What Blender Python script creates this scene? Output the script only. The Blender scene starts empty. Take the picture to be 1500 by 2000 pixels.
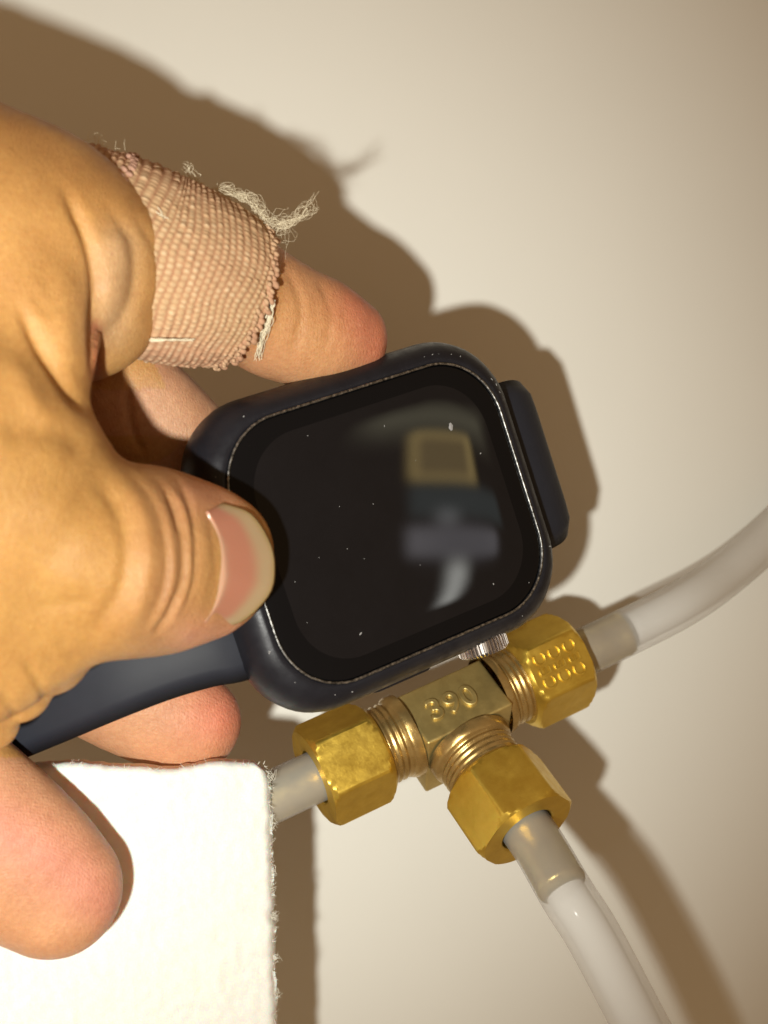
import bpy, bmesh, math, random
import numpy as np
from mathutils import Vector, Matrix, noise
from mathutils.bvhtree import BVHTree
random.seed(4); np.random.seed(4)
C = bpy.context.scene.collection
sc = bpy.context.scene
sc.unit_settings.scale_length = 0.01            # one unit is one centimetre
PI = math.pi
# ------------------------------------------------------------------ camera
H, F = 22.0, 2790.0                              # camera height over the table, focal length in photo pixels
cd = bpy.data.cameras.new('camera'); cam = bpy.data.objects.new('camera', cd); C.objects.link(cam)
cam.location = (0, 0, H); sc.camera = cam
cd.sensor_fit = 'VERTICAL'; cd.sensor_height = 24; cd.lens = 24*F/2000
cd.clip_start = .5; cd.clip_end = 500
cd.dof.use_dof = True; cd.dof.focus_distance = 17.6; cd.dof.aperture_fstop = .0335/.19
# ------------------------------------------------------------------ light: dim warm room, phone flash beside the lens
w = bpy.data.worlds.new("World"); sc.world = w; w.use_nodes = True
wn = w.node_tree.nodes; wl = w.node_tree.links
bg = wn['Background']; bg.inputs[0].default_value = (.27, .165, .080, 1); bg.inputs[1].default_value = 1.0
# patches painted into the world as watch glass reflections: brass box, grey bars, streak
def room():
    from mathutils import Euler
    R_ = Matrix.Rotation(Vector((-.00375721, .494364192, .327321673)).length, 3, Vector((-.00375721, .494364192, .327321673)))
    nrm = R_ @ Vector((0, 0, 1))
    def refl(px, py):
        d = Vector(((px-750)/F, (1000-py)/F, -1)).normalized(); return (d-2*d.dot(nrm)*nrm).normalized()
    r0 = refl(890, 1000); u = refl(950, 1000)-r0; u = (u-r0*u.dot(r0)).normalized(); v = r0.cross(u)
    geo = wn.new('ShaderNodeTexCoord')
    def dot(vec):
        n = wn.new('ShaderNodeVectorMath'); n.operation = 'DOT_PRODUCT'; wl.new(geo.outputs['Generated'], n.inputs[0]); n.inputs[1].default_value = vec; return n.outputs['Value']
    def mt(op, a, b=0., c=0.):
        n = wn.new('ShaderNodeMath'); n.operation = op
        for i, x in enumerate((a, b, c)):
            if hasattr(x, 'links'): wl.new(x, n.inputs[i])
            else: n.inputs[i].default_value = x
        return n.outputs[0]
    dr = mt('MAXIMUM', dot(r0), .05); a = mt('DIVIDE', dot(u), dr); b = mt('DIVIDE', dot(v), dr); front = mt('GREATER_THAN', dot(r0), .3)
    def step(x, e0, e1):
        n = wn.new('ShaderNodeMapRange'); n.interpolation_type = 'SMOOTHSTEP'; wl.new(x, n.inputs[0])
        n.inputs[1].default_value = e0; n.inputs[2].default_value = e1; return n.outputs[0]
    cur = bg.inputs[0].default_value[:]; col = None
    def rect(x0, y0, x1, y1, c, soft=.006):
        nonlocal col
        ca = [(refl(x, y).dot(u)/refl(x, y).dot(r0), refl(x, y).dot(v)/refl(x, y).dot(r0)) for x, y in ((x0, y0), (x1, y0), (x0, y1), (x1, y1))]
        A0, A1 = min(p[0] for p in ca), max(p[0] for p in ca); B0, B1 = min(p[1] for p in ca), max(p[1] for p in ca)
        f = mt('MULTIPLY', mt('MULTIPLY', step(a, A0-soft, A0+soft), mt('SUBTRACT', 1., step(a, A1-soft, A1+soft))),
               mt('MULTIPLY', mt('MULTIPLY', step(b, B0-soft, B0+soft), mt('SUBTRACT', 1., step(b, B1-soft, B1+soft))), front))
        mx = wn.new('ShaderNodeMix'); mx.data_type = 'RGBA'; wl.new(f, mx.inputs[0])
        if col is None: mx.inputs[6].default_value = cur
        else: wl.new(col, mx.inputs[6])
        mx.inputs[7].default_value = (*c, 1); col = mx.outputs[2]
    rect(700, 740, 1060, 835, (1.9, 1.7, 1.1), .02)
    rect(800, 838, 950, 940, (7.0, 5.0, 1.9)); rect(815, 850, 932, 928, (3.0, 2.1, .9), .004)
    rect(800, 945, 1040, 1010, (.8, .9, .85)); rect(860, 1005, 890, 1020, (7, 7, 7), .01)
    rect(795, 1030, 1000, 1088, (2.8, 2.6, 2.7)); rect(840, 1045, 990, 1080, (1.5, 1.4, 1.5), .02)
    rect(884, 1100, 908, 1240, (14, 14, 13), .010)
    wl.new(col, bg.inputs[0])
room()
ld = bpy.data.lights.new('phone_flash', 'SPOT'); ld.energy = 20300; ld.color = (1, .985, .875)
ld.spot_size = math.radians(76); ld.spot_blend = 1.0; ld.shadow_soft_size = .36
key = bpy.data.objects.new('phone_flash', ld); C.objects.link(key)
key.location = (-2.9, -2.7, 23)
key.rotation_euler = (Vector((-5.2, .6, 0))-key.location).to_track_quat('-Z', 'Y').to_euler()
sc.view_settings.view_transform = 'Standard'; sc.view_settings.look = 'None'
sc.view_settings.exposure = 0; sc.view_settings.gamma = 1
sc.cycles.max_bounces = 10; sc.cycles.transparent_max_bounces = 24
sc.cycles.caustics_reflective = False; sc.cycles.caustics_refractive = False
sc.cycles.sample_clamp_indirect = 3

# ------------------------------------------------------------------ helpers
def P(px, py, z):
    "world point that stands at height z on the sight line of a photo pixel"
    d = (H-z)/F
    return Vector(((px-750)*d, (1000-py)*d, z))
def S(z): return (H-z)/F                        # centimetres per photo pixel at height z

def mesh_from(name, V, Fc, mat=None, smooth=True):
    me = bpy.data.meshes.new(name)
    me.from_pydata([tuple(v) for v in V], [], [tuple(f) for f in Fc]); me.update()
    if mat: me.materials.append(mat)
    if smooth: me.polygons.foreach_set('use_smooth', [True]*len(me.polygons))
    return me
def mesh_np(name, V, Q, mat):
    me = bpy.data.meshes.new(name)
    me.vertices.add(len(V)); me.vertices.foreach_set('co', np.asarray(V, np.float32).ravel())
    me.loops.add(Q.size); me.loops.foreach_set('vertex_index', Q.astype(np.int32).ravel())
    me.polygons.add(len(Q)); me.polygons.foreach_set('loop_start', (np.arange(len(Q))*Q.shape[1]).astype(np.int32))
    me.update(calc_edges=True); me.validate()
    me.polygons.foreach_set('use_smooth', [True]*len(me.polygons))
    me.materials.append(mat); return me
def obj(name, me, parent=None):
    o = bpy.data.objects.new(name, me); C.objects.link(o)
    if parent: o.parent = parent
    return o
def empty(name, label, cat, loc=(0, 0, 0), group=None):
    o = bpy.data.objects.new(name, None); C.objects.link(o); o.location = loc; o.empty_display_size = .3
    o['label'] = label; o['category'] = cat
    if group: o['group'] = group
    return o
def tag(o, label=None, cat=None, group=None, kind=None):
    for k, v in (('label', label), ('category', cat), ('group', group), ('kind', kind)):
        if v: o[k] = v
    return o
def put(o, parent):
    "parent while keeping the world place of geometry written in world coordinates"
    o.parent = parent
    o.matrix_parent_inverse = Matrix.Translation(-Vector(parent.location)) if parent.rotation_euler == Matrix.Identity(3).to_euler() else parent.matrix_basis.inverted()
    return o
def grid_faces(nu, nv, wrap_v=False, off=0):
    Fc = []
    for i in range(nu-1):
        for j in range(nv if wrap_v else nv-1):
            k = (j+1) % nv
            Fc.append((off+i*nv+j, off+i*nv+k, off+(i+1)*nv+k, off+(i+1)*nv+j))
    return Fc
def catmull(pts, n):
    pts = [np.array(p, float) for p in pts]
    e = [2*pts[0]-pts[1]]+pts+[2*pts[-1]-pts[-2]]; out = []
    for i in range(1, len(e)-2):
        p0, p1, p2, p3 = e[i-1:i+3]
        for k in range(n):
            t = k/n
            out.append(.5*((2*p1)+(-p0+p2)*t+(2*p0-5*p1+4*p2-p3)*t*t+(-p0+3*p1-3*p2+p3)*t**3))
    out.append(pts[-1]); return out
def tube_mesh(name, pts, rad, mat, seg=24, caps=True, bm_extra=None):
    pts = [Vector(p) for p in pts]; n = len(pts); V = []; up = None
    for i, p in enumerate(pts):
        t = (pts[min(i+1, n-1)]-pts[max(i-1, 0)]).normalized()
        if up is None: up = t.orthogonal().normalized()
        up = (up-t*up.dot(t)).normalized(); s = t.cross(up)
        r = rad[i] if hasattr(rad, '__len__') else rad
        for k in range(seg):
            a = 2*PI*k/seg; V.append(p+up*math.cos(a)*r+s*math.sin(a)*r)
    Fc = grid_faces(n, seg, True)
    if caps: Fc += [tuple(range(seg))[::-1], tuple((n-1)*seg+k for k in range(seg))]
    return mesh_from(name, V, Fc, mat)

# ------------------------------------------------------------------ materials
class M:
    def __init__(s, name):
        s.m = bpy.data.materials.new(name); s.m.use_nodes = True
        s.nt = s.m.node_tree; s.n = s.nt.nodes; s.l = s.nt.links
        s.p = s.n['Principled BSDF']; s.tc = s.n.new('ShaderNodeTexCoord')
    def set(s, **k):
        for a, v in k.items():
            s.p.inputs[a.replace('_', ' ')].default_value = v
        return s
    def noise(s, scale, detail=4, rough=.55, coord='Object', dist=0, sc=None):
        t = s.n.new('ShaderNodeTexNoise'); t.inputs['Scale'].default_value = scale
        t.inputs['Detail'].default_value = detail; t.inputs['Roughness'].default_value = rough
        t.inputs['Distortion'].default_value = dist
        src = s.tc.outputs[coord]
        if sc:
            mp = s.n.new('ShaderNodeMapping'); mp.inputs['Scale'].default_value = sc
            s.l.new(src, mp.inputs[0]); src = mp.outputs[0]
        s.l.new(src, t.inputs['Vector']); return t.outputs[0]
    def voro(s, scale, feature='F1', coord='Object'):
        t = s.n.new('ShaderNodeTexVoronoi'); t.feature = feature; t.inputs['Scale'].default_value = scale
        s.l.new(s.tc.outputs[coord], t.inputs['Vector']); return t.outputs[0]
    def ramp(s, src, stops):
        r = s.n.new('ShaderNodeValToRGB'); e = r.color_ramp.elements
        while len(e) < len(stops): e.new(.5)
        for x, (p, c) in zip(e, stops):
            x.position = p; x.color = (*c, 1) if hasattr(c, '__len__') else (c, c, c, 1)
        s.l.new(src, r.inputs[0]); return r.outputs[0]
    def mix(s, fac, a, b, mode='MIX'):
        r = s.n.new('ShaderNodeMix'); r.data_type = 'RGBA'; r.blend_type = mode
        for i, v in ((0, fac), (6, a), (7, b)):
            if hasattr(v, 'links'): s.l.new(v, r.inputs[i])
            elif i == 0: r.inputs[0].default_value = v
            else: r.inputs[i].default_value = (*v, 1)
        return r.outputs[2]
    def math(s, op, a, b=0.0):
        r = s.n.new('ShaderNodeMath'); r.operation = op
        for i, v in ((0, a), (1, b)):
            if hasattr(v, 'links'): s.l.new(v, r.inputs[i])
            else: r.inputs[i].default_value = v
        return r.outputs[0]
    def bump(s, h, strength=.3, dist=.02):
        b = s.n.new('ShaderNodeBump'); b.inputs['Strength'].default_value = strength; b.inputs['Distance'].default_value = dist
        s.l.new(h, b.inputs['Height'])
        old = s.p.inputs['Normal']
        if old.is_linked: s.l.new(old.links[0].from_socket, b.inputs['Normal'])
        s.l.new(b.outputs[0], old); return s
    def col(s, sock): s.l.new(sock, s.p.inputs['Base Color']); return s
    def rough(s, sock): s.l.new(sock, s.p.inputs['Roughness']); return s

m = M('table_white'); m.set(Roughness=.55, Specular_IOR_Level=.25)
m.col(m.mix(m.noise(.35, 3), (.80, .795, .755), (.765, .76, .72))); m.bump(m.noise(60, 3), .05, .004); TABLE = m.m

m = M('skin'); at = m.n.new('ShaderNodeAttribute'); at.attribute_name = 'tone'
n1 = m.ramp(m.noise(1.6, 5, .6), [(.3, (.90, .83, .78)), (.7, (1.08, 1.07, 1.05))])
n2 = m.ramp(m.noise(16, 4, .6), [(.3, (.92, .86, .83)), (.7, (1.06, 1.06, 1.05))])
m.col(m.mix(1, m.mix(1, at.outputs['Color'], n1, 'MULTIPLY'), n2, 'MULTIPLY'))
m.set(Roughness=.47, Specular_IOR_Level=.42, Subsurface_Weight=.35, Subsurface_Scale=.12)
m.p.inputs['Subsurface Radius'].default_value = (1, .35, .15)
m.rough(m.ramp(m.noise(9, 4), [(.3, .42), (.7, .58)]))
m.bump(m.voro(20, 'DISTANCE_TO_EDGE'), .42, .016)
m.bump(m.noise(14, 5, .65, sc=(3.5, .8, 1), dist=.6), .55, .016)
m.bump(m.noise(7, 5, .6), .25, .02)
pr = m.n.new('ShaderNodeAttribute'); pr.attribute_name = 'ridge'
wv = m.math('SINE', m.math('MULTIPLY', pr.outputs['Fac'], 2*PI))
m.bump(wv, .11, .004)
SKIN = m.m

m = M('nail'); at = m.n.new('ShaderNodeAttribute'); at.attribute_name = 'tone'
m.col(at.outputs['Color']); m.set(Roughness=.32, Subsurface_Weight=.2, Subsurface_Scale=.06, Coat_Weight=.25, Coat_Roughness=.25)
m.bump(m.noise(5, 3), .12, .02); NAIL = m.m

def dark_metal(name, c1, c2, r):
    m = M(name); at = m.n.new('ShaderNodeAttribute'); at.attribute_name = 'wear'
    wm = m.math('MULTIPLY', at.outputs['Fac'], m.ramp(m.noise(5, 5, .7), [(.36, 0), (.60, 1)]))
    m.col(m.mix(wm, m.mix(m.noise(3, 6, .65), c1, c2), (.42, .40, .38))); m.set(Metallic=.25, Specular_IOR_Level=.4)
    m.rough(m.ramp(m.noise(7, 5), [(.3, r-.07), (.7, r+.1)])); m.bump(m.noise(90, 3), .10, .004); m.bump(m.noise(12, 6, .75, sc=(1, 2.5, 1)), .16, .012); return m.m
CASE = dark_metal('midnight_case', (.0085, .009, .013), (.017, .0175, .025), .40)
m = M('glass_black'); m.set(Base_Color=(.0042, .0041, .0048, 1), Roughness=.06, Specular_IOR_Level=.18)
m.rough(m.ramp(m.noise(2.2, 5), [(.35, .03), (.75, .08)])); GLASS = m.m
m = M('display_black'); m.set(Base_Color=(.013, .012, .014, 1), Roughness=.07, Specular_IOR_Level=.30)
m.col(m.mix(m.noise(1.5, 6, .7), (.0048, .0046, .0056), (.0085, .008, .0095)))
m.rough(m.ramp(m.noise(2.2, 5), [(.35, .0), (.8, .03)])); DISPLAY = m.m
m = M('polished_edge'); m.set(Metallic=1, Roughness=.42)
m.col(m.ramp(m.noise(22, 4, .7), [(.36, .06), (.5, .22), (.66, .55)])); EDGE = m.m
m = M('strap_rubber'); m.set(Roughness=.6, Specular_IOR_Level=.35)
m.col(m.mix(m.noise(2.5, 6, .65), (.0115, .0135, .0215), (.020, .0225, .034))); m.bump(m.noise(40, 4), .12, .006); STRAP = m.m
m = M('crown_steel'); m.set(Metallic=1, Roughness=.28, Base_Color=(.62, .58, .56, 1)); STEEL = m.m

def brass(name, c1, c2, r, streak=None, bump=.15, met=.8):
    m = M(name); n = m.noise(3.2, 6, .65)
    m.col(m.ramp(n, [(.3, c1), (.7, c2)])); m.set(Metallic=met)
    m.rough(m.ramp(m.noise(5, 6, .7), [(.3, r-.08), (.7, r+.12)]))
    m.bump(m.noise(6, 6, .65), bump, .03)
    m.bump(m.noise(30, 4, .6, sc=streak or (1, 1, 1)), .05, .01)
    # fine scratches: thin level lines of stretched noise
    for k_s, (scl, rot) in enumerate((((2, 14, 3), .5), ((12, 2, 4), -.3))):
        t = m.noise(2.4, 2, .5, sc=scl, dist=.4); d_ = m.math('ABSOLUTE', m.math('SUBTRACT', t, .5)); m.bump(m.ramp(d_, [(0, 0), (.010, 1)]), .11, .006)
    return m.m
NUT = brass('nut_brass', (.72, .49, .075), (.86, .62, .115), .37, (1, 9, 9), .16, met=.92)
BODY = brass('body_brass', (.55, .42, .16), (.68, .53, .21), .42, bump=.2)
THREAD = brass('thread_brass', (.42, .28, .10), (.62, .44, .18), .28, (9, 1, 1))
SLEEVE = brass('sleeve_brass', (.42, .31, .10), (.62, .49, .18), .32, met=.8)

def plastic(name, parts, col, rough=.14, ior=1.36):
    "parts: shares of clear, glassy and milky"
    m = M(name); n = m.n; l = m.l
    n.remove(m.p)
    out = [x for x in n if x.type == 'OUTPUT_MATERIAL'][0]
    tr = n.new('ShaderNodeBsdfTransparent'); tr.inputs[0].default_value = (.96, .96, .97, 1)
    gs = n.new('ShaderNodeBsdfGlass'); gs.inputs['Roughness'].default_value = rough; gs.inputs['IOR'].default_value = ior
    df = n.new('ShaderNodeBsdfDiffuse'); df.inputs[0].default_value = (*col, 1)
    tl = n.new('ShaderNodeBsdfTranslucent'); tl.inputs[0].default_value = (*col, 1)
    mk = n.new('ShaderNodeMixShader'); mk.inputs[0].default_value = .15; l.new(df.outputs[0], mk.inputs[1]); l.new(tl.outputs[0], mk.inputs[2])
    a, b, c = parts
    m1 = n.new('ShaderNodeMixShader'); m1.inputs[0].default_value = b/(a+b); l.new(tr.outputs[0], m1.inputs[1]); l.new(gs.outputs[0], m1.inputs[2])
    m2 = n.new('ShaderNodeMixShader'); m2.inputs[0].default_value = c; l.new(m1.outputs[0], m2.inputs[1]); l.new(mk.outputs[0], m2.inputs[2])
    l.new(m2.outputs[0], out.inputs[0]); return m.m
TUBE = plastic('milky_tube', (.62, .12, .26), (.95, .955, .94))
BORE = plastic('tube_bore', (.18, .02, .80), (.95, .955, .94))

m = M('foam_white'); m.set(Roughness=.9, Specular_IOR_Level=.1, Subsurface_Weight=.5, Subsurface_Scale=.2)
m.col(m.mix(m.noise(6, 5), (.87, .87, .84), (.80, .80, .77)))
m.bump(m.noise(9, 6, .7), .35, .05); m.bump(m.noise(45, 4, .6), .3, .012); FOAM = m.m
m = M('white_fibre'); m.set(Base_Color=(.72, .70, .62, 1), Roughness=.8, Specular_IOR_Level=.1); FIBRE = m.m
m = M('cream_thread'); m.set(Base_Color=(.74, .66, .50, 1), Roughness=.85, Specular_IOR_Level=.1); CREAM = m.m
m = M('bandage_knit'); at = m.n.new('ShaderNodeAttribute'); at.attribute_name = 'tone'
m.col(m.mix(1, at.outputs['Color'], m.ramp(m.noise(30, 3), [(.3, .88), (.7, 1.08)]), 'MULTIPLY'))
m.set(Roughness=.85, Specular_IOR_Level=.15); m.bump(m.noise(70, 3), .25, .01); KNIT = m.m
m = M('speck'); m.set(Base_Color=(.30, .30, .31, 1), Roughness=.6); SPECK = m.m
m = M('fold_shadowless_paper'); m.set(Base_Color=(.8, .79, .76, 1)); 

# ------------------------------------------------------------------ table
n = 60; V = []
for i in range(n+1):
    for j in range(2):
        x = -60+120*(i/n); x = math.copysign(abs(x/60)**2.2*60, x)
        V.append((x+3.9, -60+120*j, -.012*max(0, x)/(1+.03*max(0, x))))
tb = obj('table', mesh_from('table', V, grid_faces(n+1, 2), TABLE)); tb['kind'] = 'structure'

# ------------------------------------------------------------------ watch
def rod(r):
    return Matrix.Rotation(Vector(r).length, 3, Vector(r))
WR = rod((-.00375721, .494364192, .327321673)); WT = Vector((.1243, -.0759, 5.168))
WM = Matrix.Translation(WT) @ WR.to_4x4()
watch = empty('smartwatch', 'dark midnight smartwatch with black rounded screen held under the thumb', 'smartwatch')
watch.matrix_basis = WM
def rrect(a, b, r, n=14):
    out = []
    for cx, cy, a0 in ((a-r, b-r, 0), (-a+r, b-r, 90), (-a+r, -b+r, 180), (a-r, -b+r, 270)):
        for k in range(n+1):
            t = math.radians(a0+90*k/n)
            # slightly squircle-like corner
            out.append((cx+r*math.cos(t), cy+r*math.sin(t)))
    return out
def loft(name, prof, mat, cap_end=False, cap_start=False):
    "prof: list of (half_x, half_y, radius, z)"
    V = []; n = 0
    for a, b, r, z in prof:
        ring = rrect(a, b, r); n = len(ring); V += [(x, y, z) for x, y in ring]
    Fc = grid_faces(len(prof), n, True)
    if cap_end: Fc.append(tuple((len(prof)-1)*n+k for k in range(n))[::-1])
    if cap_start: Fc.append(tuple(range(n)))
    return mesh_from(name, V, Fc, mat)
GX, GY, GR = 1.87, 1.57, .80
prof = [(GX+.02, GY+.02, GR+.02, -.055), (GX+.05, GY+.05, GR+.03, -.02), (GX+.10, GY+.10, GR+.05, -.03), (GX+.17, GY+.17, GR+.08, -.075),
        (GX+.235, GY+.235, GR+.11, -.15), (GX+.285, GY+.285, GR+.13, -.25), (GX+.315, GY+.315, GR+.14, -.37), (GX+.325, GY+.325, GR+.14, -.50),
        (GX+.31, GY+.31, GR+.13, -.63), (GX+.26, GY+.26, GR+.1, -.76), (GX+.16, GY+.16, GR+.05, -.87), (GX-.1, GY-.1, GR-.1, -.95)]
cme = loft('case', prof, CASE, cap_end=True); obj('case', cme, watch)
wa = cme.attributes.new('wear', 'FLOAT', 'POINT'); vals = []
for v in cme.vertices:
    x, y, z = v.co; k = math.exp(-((z+.36)/.17)**2) if y < -1.5 else 0
    vals.append(.85*k*min(1, max(0, (x+.6)/.5)))
wa.data.foreach_set('value', vals)
# domed glass: outer black border and display zone
def dome(u): return .045*math.sqrt(max(0, 1-u**9))-.03
def zone(name, u0, u1, mat, nr, cap=False):
    pr = []
    for k in range(nr+1):
        u = u0+(u1-u0)*k/nr
        sx = GX*u; sy = GY*u-(1-u)*.0
        pr.append((sx, sy, max(.02, min(GR*u+.0, sy-.001)), dome(u)))
    return loft(name, pr, mat, cap_end=cap)
obj('screen_border', zone('screen_border', 1.0, .865, GLASS, 10), watch)
me = zone('display', .865, .05, DISPLAY, 16)
n = len(rrect(1, 1, .5)); k = len(me.vertices)
bm = bmesh.new(); bm.from_mesh(me); bm.verts.ensure_lookup_table()
f = bm.faces.new([bm.verts[k-n+i] for i in range(n)]); f.smooth = True; bmesh.ops.recalc_face_normals(bm, faces=bm.faces)
bm.to_mesh(me); bm.free()
me.flip_normals() if me.polygons[0].normal.z < 0 else None
obj('display', me, watch)
ring = [(x, y, -.018) for x, y in rrect(GX+.022, GY+.022, GR+.02)]; ring.append(ring[0])
obj('polished_rim', tube_mesh('polished_rim', ring, .017, EDGE, 8, False), watch)
# crown on the lower long side
V = []; seg = 160; prof = [(-1.80, .20), (-1.80, .33), (-1.83, .35), (-1.97, .35), (-2.0, .32), (-2.01, .25), (-2.01, .0)]
for y, r in prof:
    for k in range(seg):
        a = 2*PI*k/seg; rr = r*(1 - (0.20 if (k % 4 < 2 and .34 < r) else 0))
        V.append((.87+math.cos(a)*rr*.92, y, -.45+math.sin(a)*rr*.92))
cw = obj('crown', mesh_from('crown', V, grid_faces(len(prof), seg, True), STEEL, False), watch)
# side button, flush on the same side
V = []
for y, g in ((-1.86, 0), (-1.905, 0), (-1.915, .03)):
    for x, z in rrect(.42-g, .10-g*.5, .09-g*.5, 6): V.append((-.35+x, y, -.48+z))
n = 28; obj('side_button', mesh_from('side_button', V, grid_faces(3, n, True)+[tuple(2*n+i for i in range(n))], CASE), watch)

def strap_mesh(name, path, mat, thick=.17, nw=12, sub=6):
    "path: (centre, half width vector) rows in watch-local space; a flat band with rounded edges"
    c = catmull([p[0] for p in path], sub); hw = catmull([p[1] for p in path], sub)
    V = []; n = len(c)
    prof = []
    for k in range(nw): prof.append((-1+2*k/(nw-1)*1, 1))
    top = [(u, .5*(1-abs(u)**8)**.5) for u in np.linspace(-1, 1, nw)]
    bot = [(u, -.5*(1-abs(u)**8)**.5) for u in np.linspace(1, -1, nw)][1:-1]
    sec = top+bot
    for i in range(n):
        t = Vector(c[min(i+1, n-1)]-c[max(i-1, 0)]).normalized(); h = Vector(hw[i])
        nn = t.cross(h).normalized()
        for u, v in sec: V.append(Vector(c[i])+h*u+nn*v*thick)
    m_ = len(sec); Fc = grid_faces(n, m_, True)+[tuple(range(m_))[::-1], tuple((n-1)*m_+k for k in range(m_))]
    return mesh_from(name, V, Fc, mat)
inv = WM.inverted()
yl = Vector((0, 1, 0))
low = [(560, 1300, 5.40), (478, 1330, 5.62), (420, 1341, 5.72), (340, 1364, 5.76), (240, 1402, 5.72), (120, 1452, 5.5), (0, 1500, 5.2), (-120, 1540, 4.7), (-260, 1580, 3.9)]
path = []
for i, (x, y, z) in enumerate(low):
    hwid = 1.19-.012*i; yd = Vector((0, 1, -.02*i)).normalized()
    path.append((inv @ P(x, y, z)+yd*hwid, yd*hwid))
obj('strap', strap_mesh('strap', path, STRAP), watch)
path = []
for x, z, hw in ((1.9, -.42, 1.12), (2.2, -.42, 1.12), (2.48, -.46, 1.10), (2.70, -.60, 1.04), (2.84, -.88, 1.0), (2.86, -1.3, .97), (2.68, -1.9, .95), (2.2, -2.45, .92), (1.4, -2.85, .92), (.3, -3.0, .92)):
    path.append((Vector((x, 0, z)), Vector((0, hw, 0))))
obj('strap', strap_mesh('strap', path, STRAP, .19), watch)
# dust and nicks
bm = bmesh.new()
def speck(x, y, z, r, e=1, a=0, mat=None):
    mtx = Matrix.Translation((x, y, z)) @ Matrix.Rotation(a, 4, 'Z') @ Matrix.Diagonal((r*e, r, r*.3, 1))
    bmesh.ops.create_icosphere(bm, subdivisions=1, radius=1, matrix=mtx)
for _ in range(15):
    x, y = random.uniform(-1.7, 1.7), random.uniform(-1.4, 1.4)
    u = max(abs(x)/GX, abs(y)/GY); speck(x, y, dome(u)+.001, random.choice((.004, .005, .006, .009)), random.choice((1, 1, 1.6, 3)), random.uniform(0, 3))
for _ in range(26):
    t = random.choice(rrect(GX+.14, GY+.14, GR+.1)); speck(t[0]+random.uniform(-.02, .02), t[1]+random.uniform(-.02, .02), -.052, .007, random.choice((1, 2, 3)), random.uniform(0, 3))
q = inv @ P(897, 829, 4.9); speck(q.x, q.y, dome(.6)+.004, .033, 1.7, 1.3)
me = bpy.data.meshes.new('dust_specks'); bm.to_mesh(me); bm.free(); me.materials.append(SPECK)
o = obj('dust_specks', me, watch); o['kind'] = 'stuff'

# ------------------------------------------------------------------ brass tee fitting
ZT = 2.9; k_ = (H-ZT)/(H-4.8)                     # true size of the fitting at its height
TR_ = rod((-.7389, .1915, .4812)); TT = P(0, 0, 0)
t48 = Vector((.754, -2.4543, 4.8)); TT = Vector((t48.x*k_, t48.y*k_, ZT))
tee = empty('tee_fitting', 'brass tee compression fitting with three hexagonal nuts beside the watch', 'pipe fitting')
tee.matrix_basis = Matrix.Translation(TT) @ TR_.to_4x4()
RN = .645*k_; DI = .9658*k_; LN = .8283*k_; AP = RN*math.cos(PI/6); RT = .335
def axis_frame(ax):
    # columns: local x (around), local y (around), axis out
    if ax == 'L': return Matrix(((0, 0, -1), (1, 0, 0), (0, 1, 0)))
    if ax == 'R': return Matrix(((0, 0, 1), (1, 0, 0), (0, 1, 0)))
    return Matrix(((1, 0, 0), (0, 0, -1), (0, 1, 0)))
def revolve_hex(name, ax, th, mat):
    "hexagon nut: outer skin with turned chamfers, end faces, bore"
    fr = axis_frame(ax); seg = 192; V = []
    prof = []                                       # (s along axis, limit radius, is_bore)
    ch = .10
    prof.append((0.03, .44, 1)); prof.append((0.0, AP*.93, 1))
    for s, lim in ((.02, AP*.97), (.05, AP*1.03), (.09, AP*1.10), (.13, RN*1.01), (.16, RN*1.01), (LN*.5, RN*1.01), (LN-.10, RN*1.01), (LN-.06, AP*1.125), (LN-.025, AP*1.07), (LN, AP*1.02)):
        prof.append((s, lim, 0))
    prof += [(LN+.002, AP*.96, 1), (LN, RT+.055, 1), (LN-.02, RT+.03, 1), (LN-.25, RT+.03, 1)]
    for s, lim, b in prof:
        for k in range(seg):
            a = 2*PI*k/seg; x = (a-th) % (PI/3)-PI/6
            hexr = AP/math.cos(x); hexr = min(hexr, RN*.985)
            r = lim if b else min(lim, hexr)
            V.append(fr @ Vector((math.cos(a)*r, math.sin(a)*r, DI+s)))
    Fc = grid_faces(len(prof), seg, True)
    me = mesh_from(name, V, Fc, mat)
    bm = bmesh.new(); bm.from_mesh(me); bmesh.ops.recalc_face_normals(bm, faces=bm.faces)
    for e in bm.edges: e.smooth = not (len(e.link_faces) == 2 and e.calc_face_angle(0) > math.radians(22))
    bm.to_mesh(me); bm.free(); return me
def text_mesh(txt, size, ext, bev, mat, thin=0.0):
    cu = bpy.data.curves.new('lettering', 'FONT'); cu.body = txt; cu.size = size; cu.extrude = ext; cu.bevel_depth = bev; cu.bevel_resolution = 1
    cu.offset = thin; cu.align_x = 'CENTER'; cu.align_y = 'CENTER'; cu.space_character = 1.1
    o = bpy.data.objects.new('lettering', cu); C.objects.link(o); dg = bpy.context.evaluated_depsgraph_get()
    me = bpy.data.meshes.new_from_object(o.evaluated_get(dg)); bpy.data.objects.remove(o); me.materials.clear(); me.materials.append(mat)
    me.name = 'lettering'; return me
def helix_neck(name, ax, r, mat, s0, s1, pitch=.085):
    fr = axis_frame(ax); seg = 64; per = 8; turns = (s1-s0)/pitch; V = []; n = int(turns*per)+1
    for i in range(n+1):
        for k in range(seg):
            a = 2*PI*k/seg; s = s0+(s1-s0)*i/n
            ph = ((s-s0)/pitch-k/seg) % 1; tri = 1-abs(2*ph-1)
            rr = r-.034*(1-tri)*(.7+.3*math.sin(s*9+1))+random.uniform(-.0018, .0018)
            co = .26*(s1-s0)
            if s-s0 < co: rr = r+.045*math.sqrt(max(0, 1-((s-s0)/co)**3))+.004*math.sin(a*7+s*30)
            V.append(fr @ Vector((math.cos(a)*rr, math.sin(a)*rr, s)))
    return mesh_from(name, V, grid_faces(n+1, seg, True), mat)
nuts = {}
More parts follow.
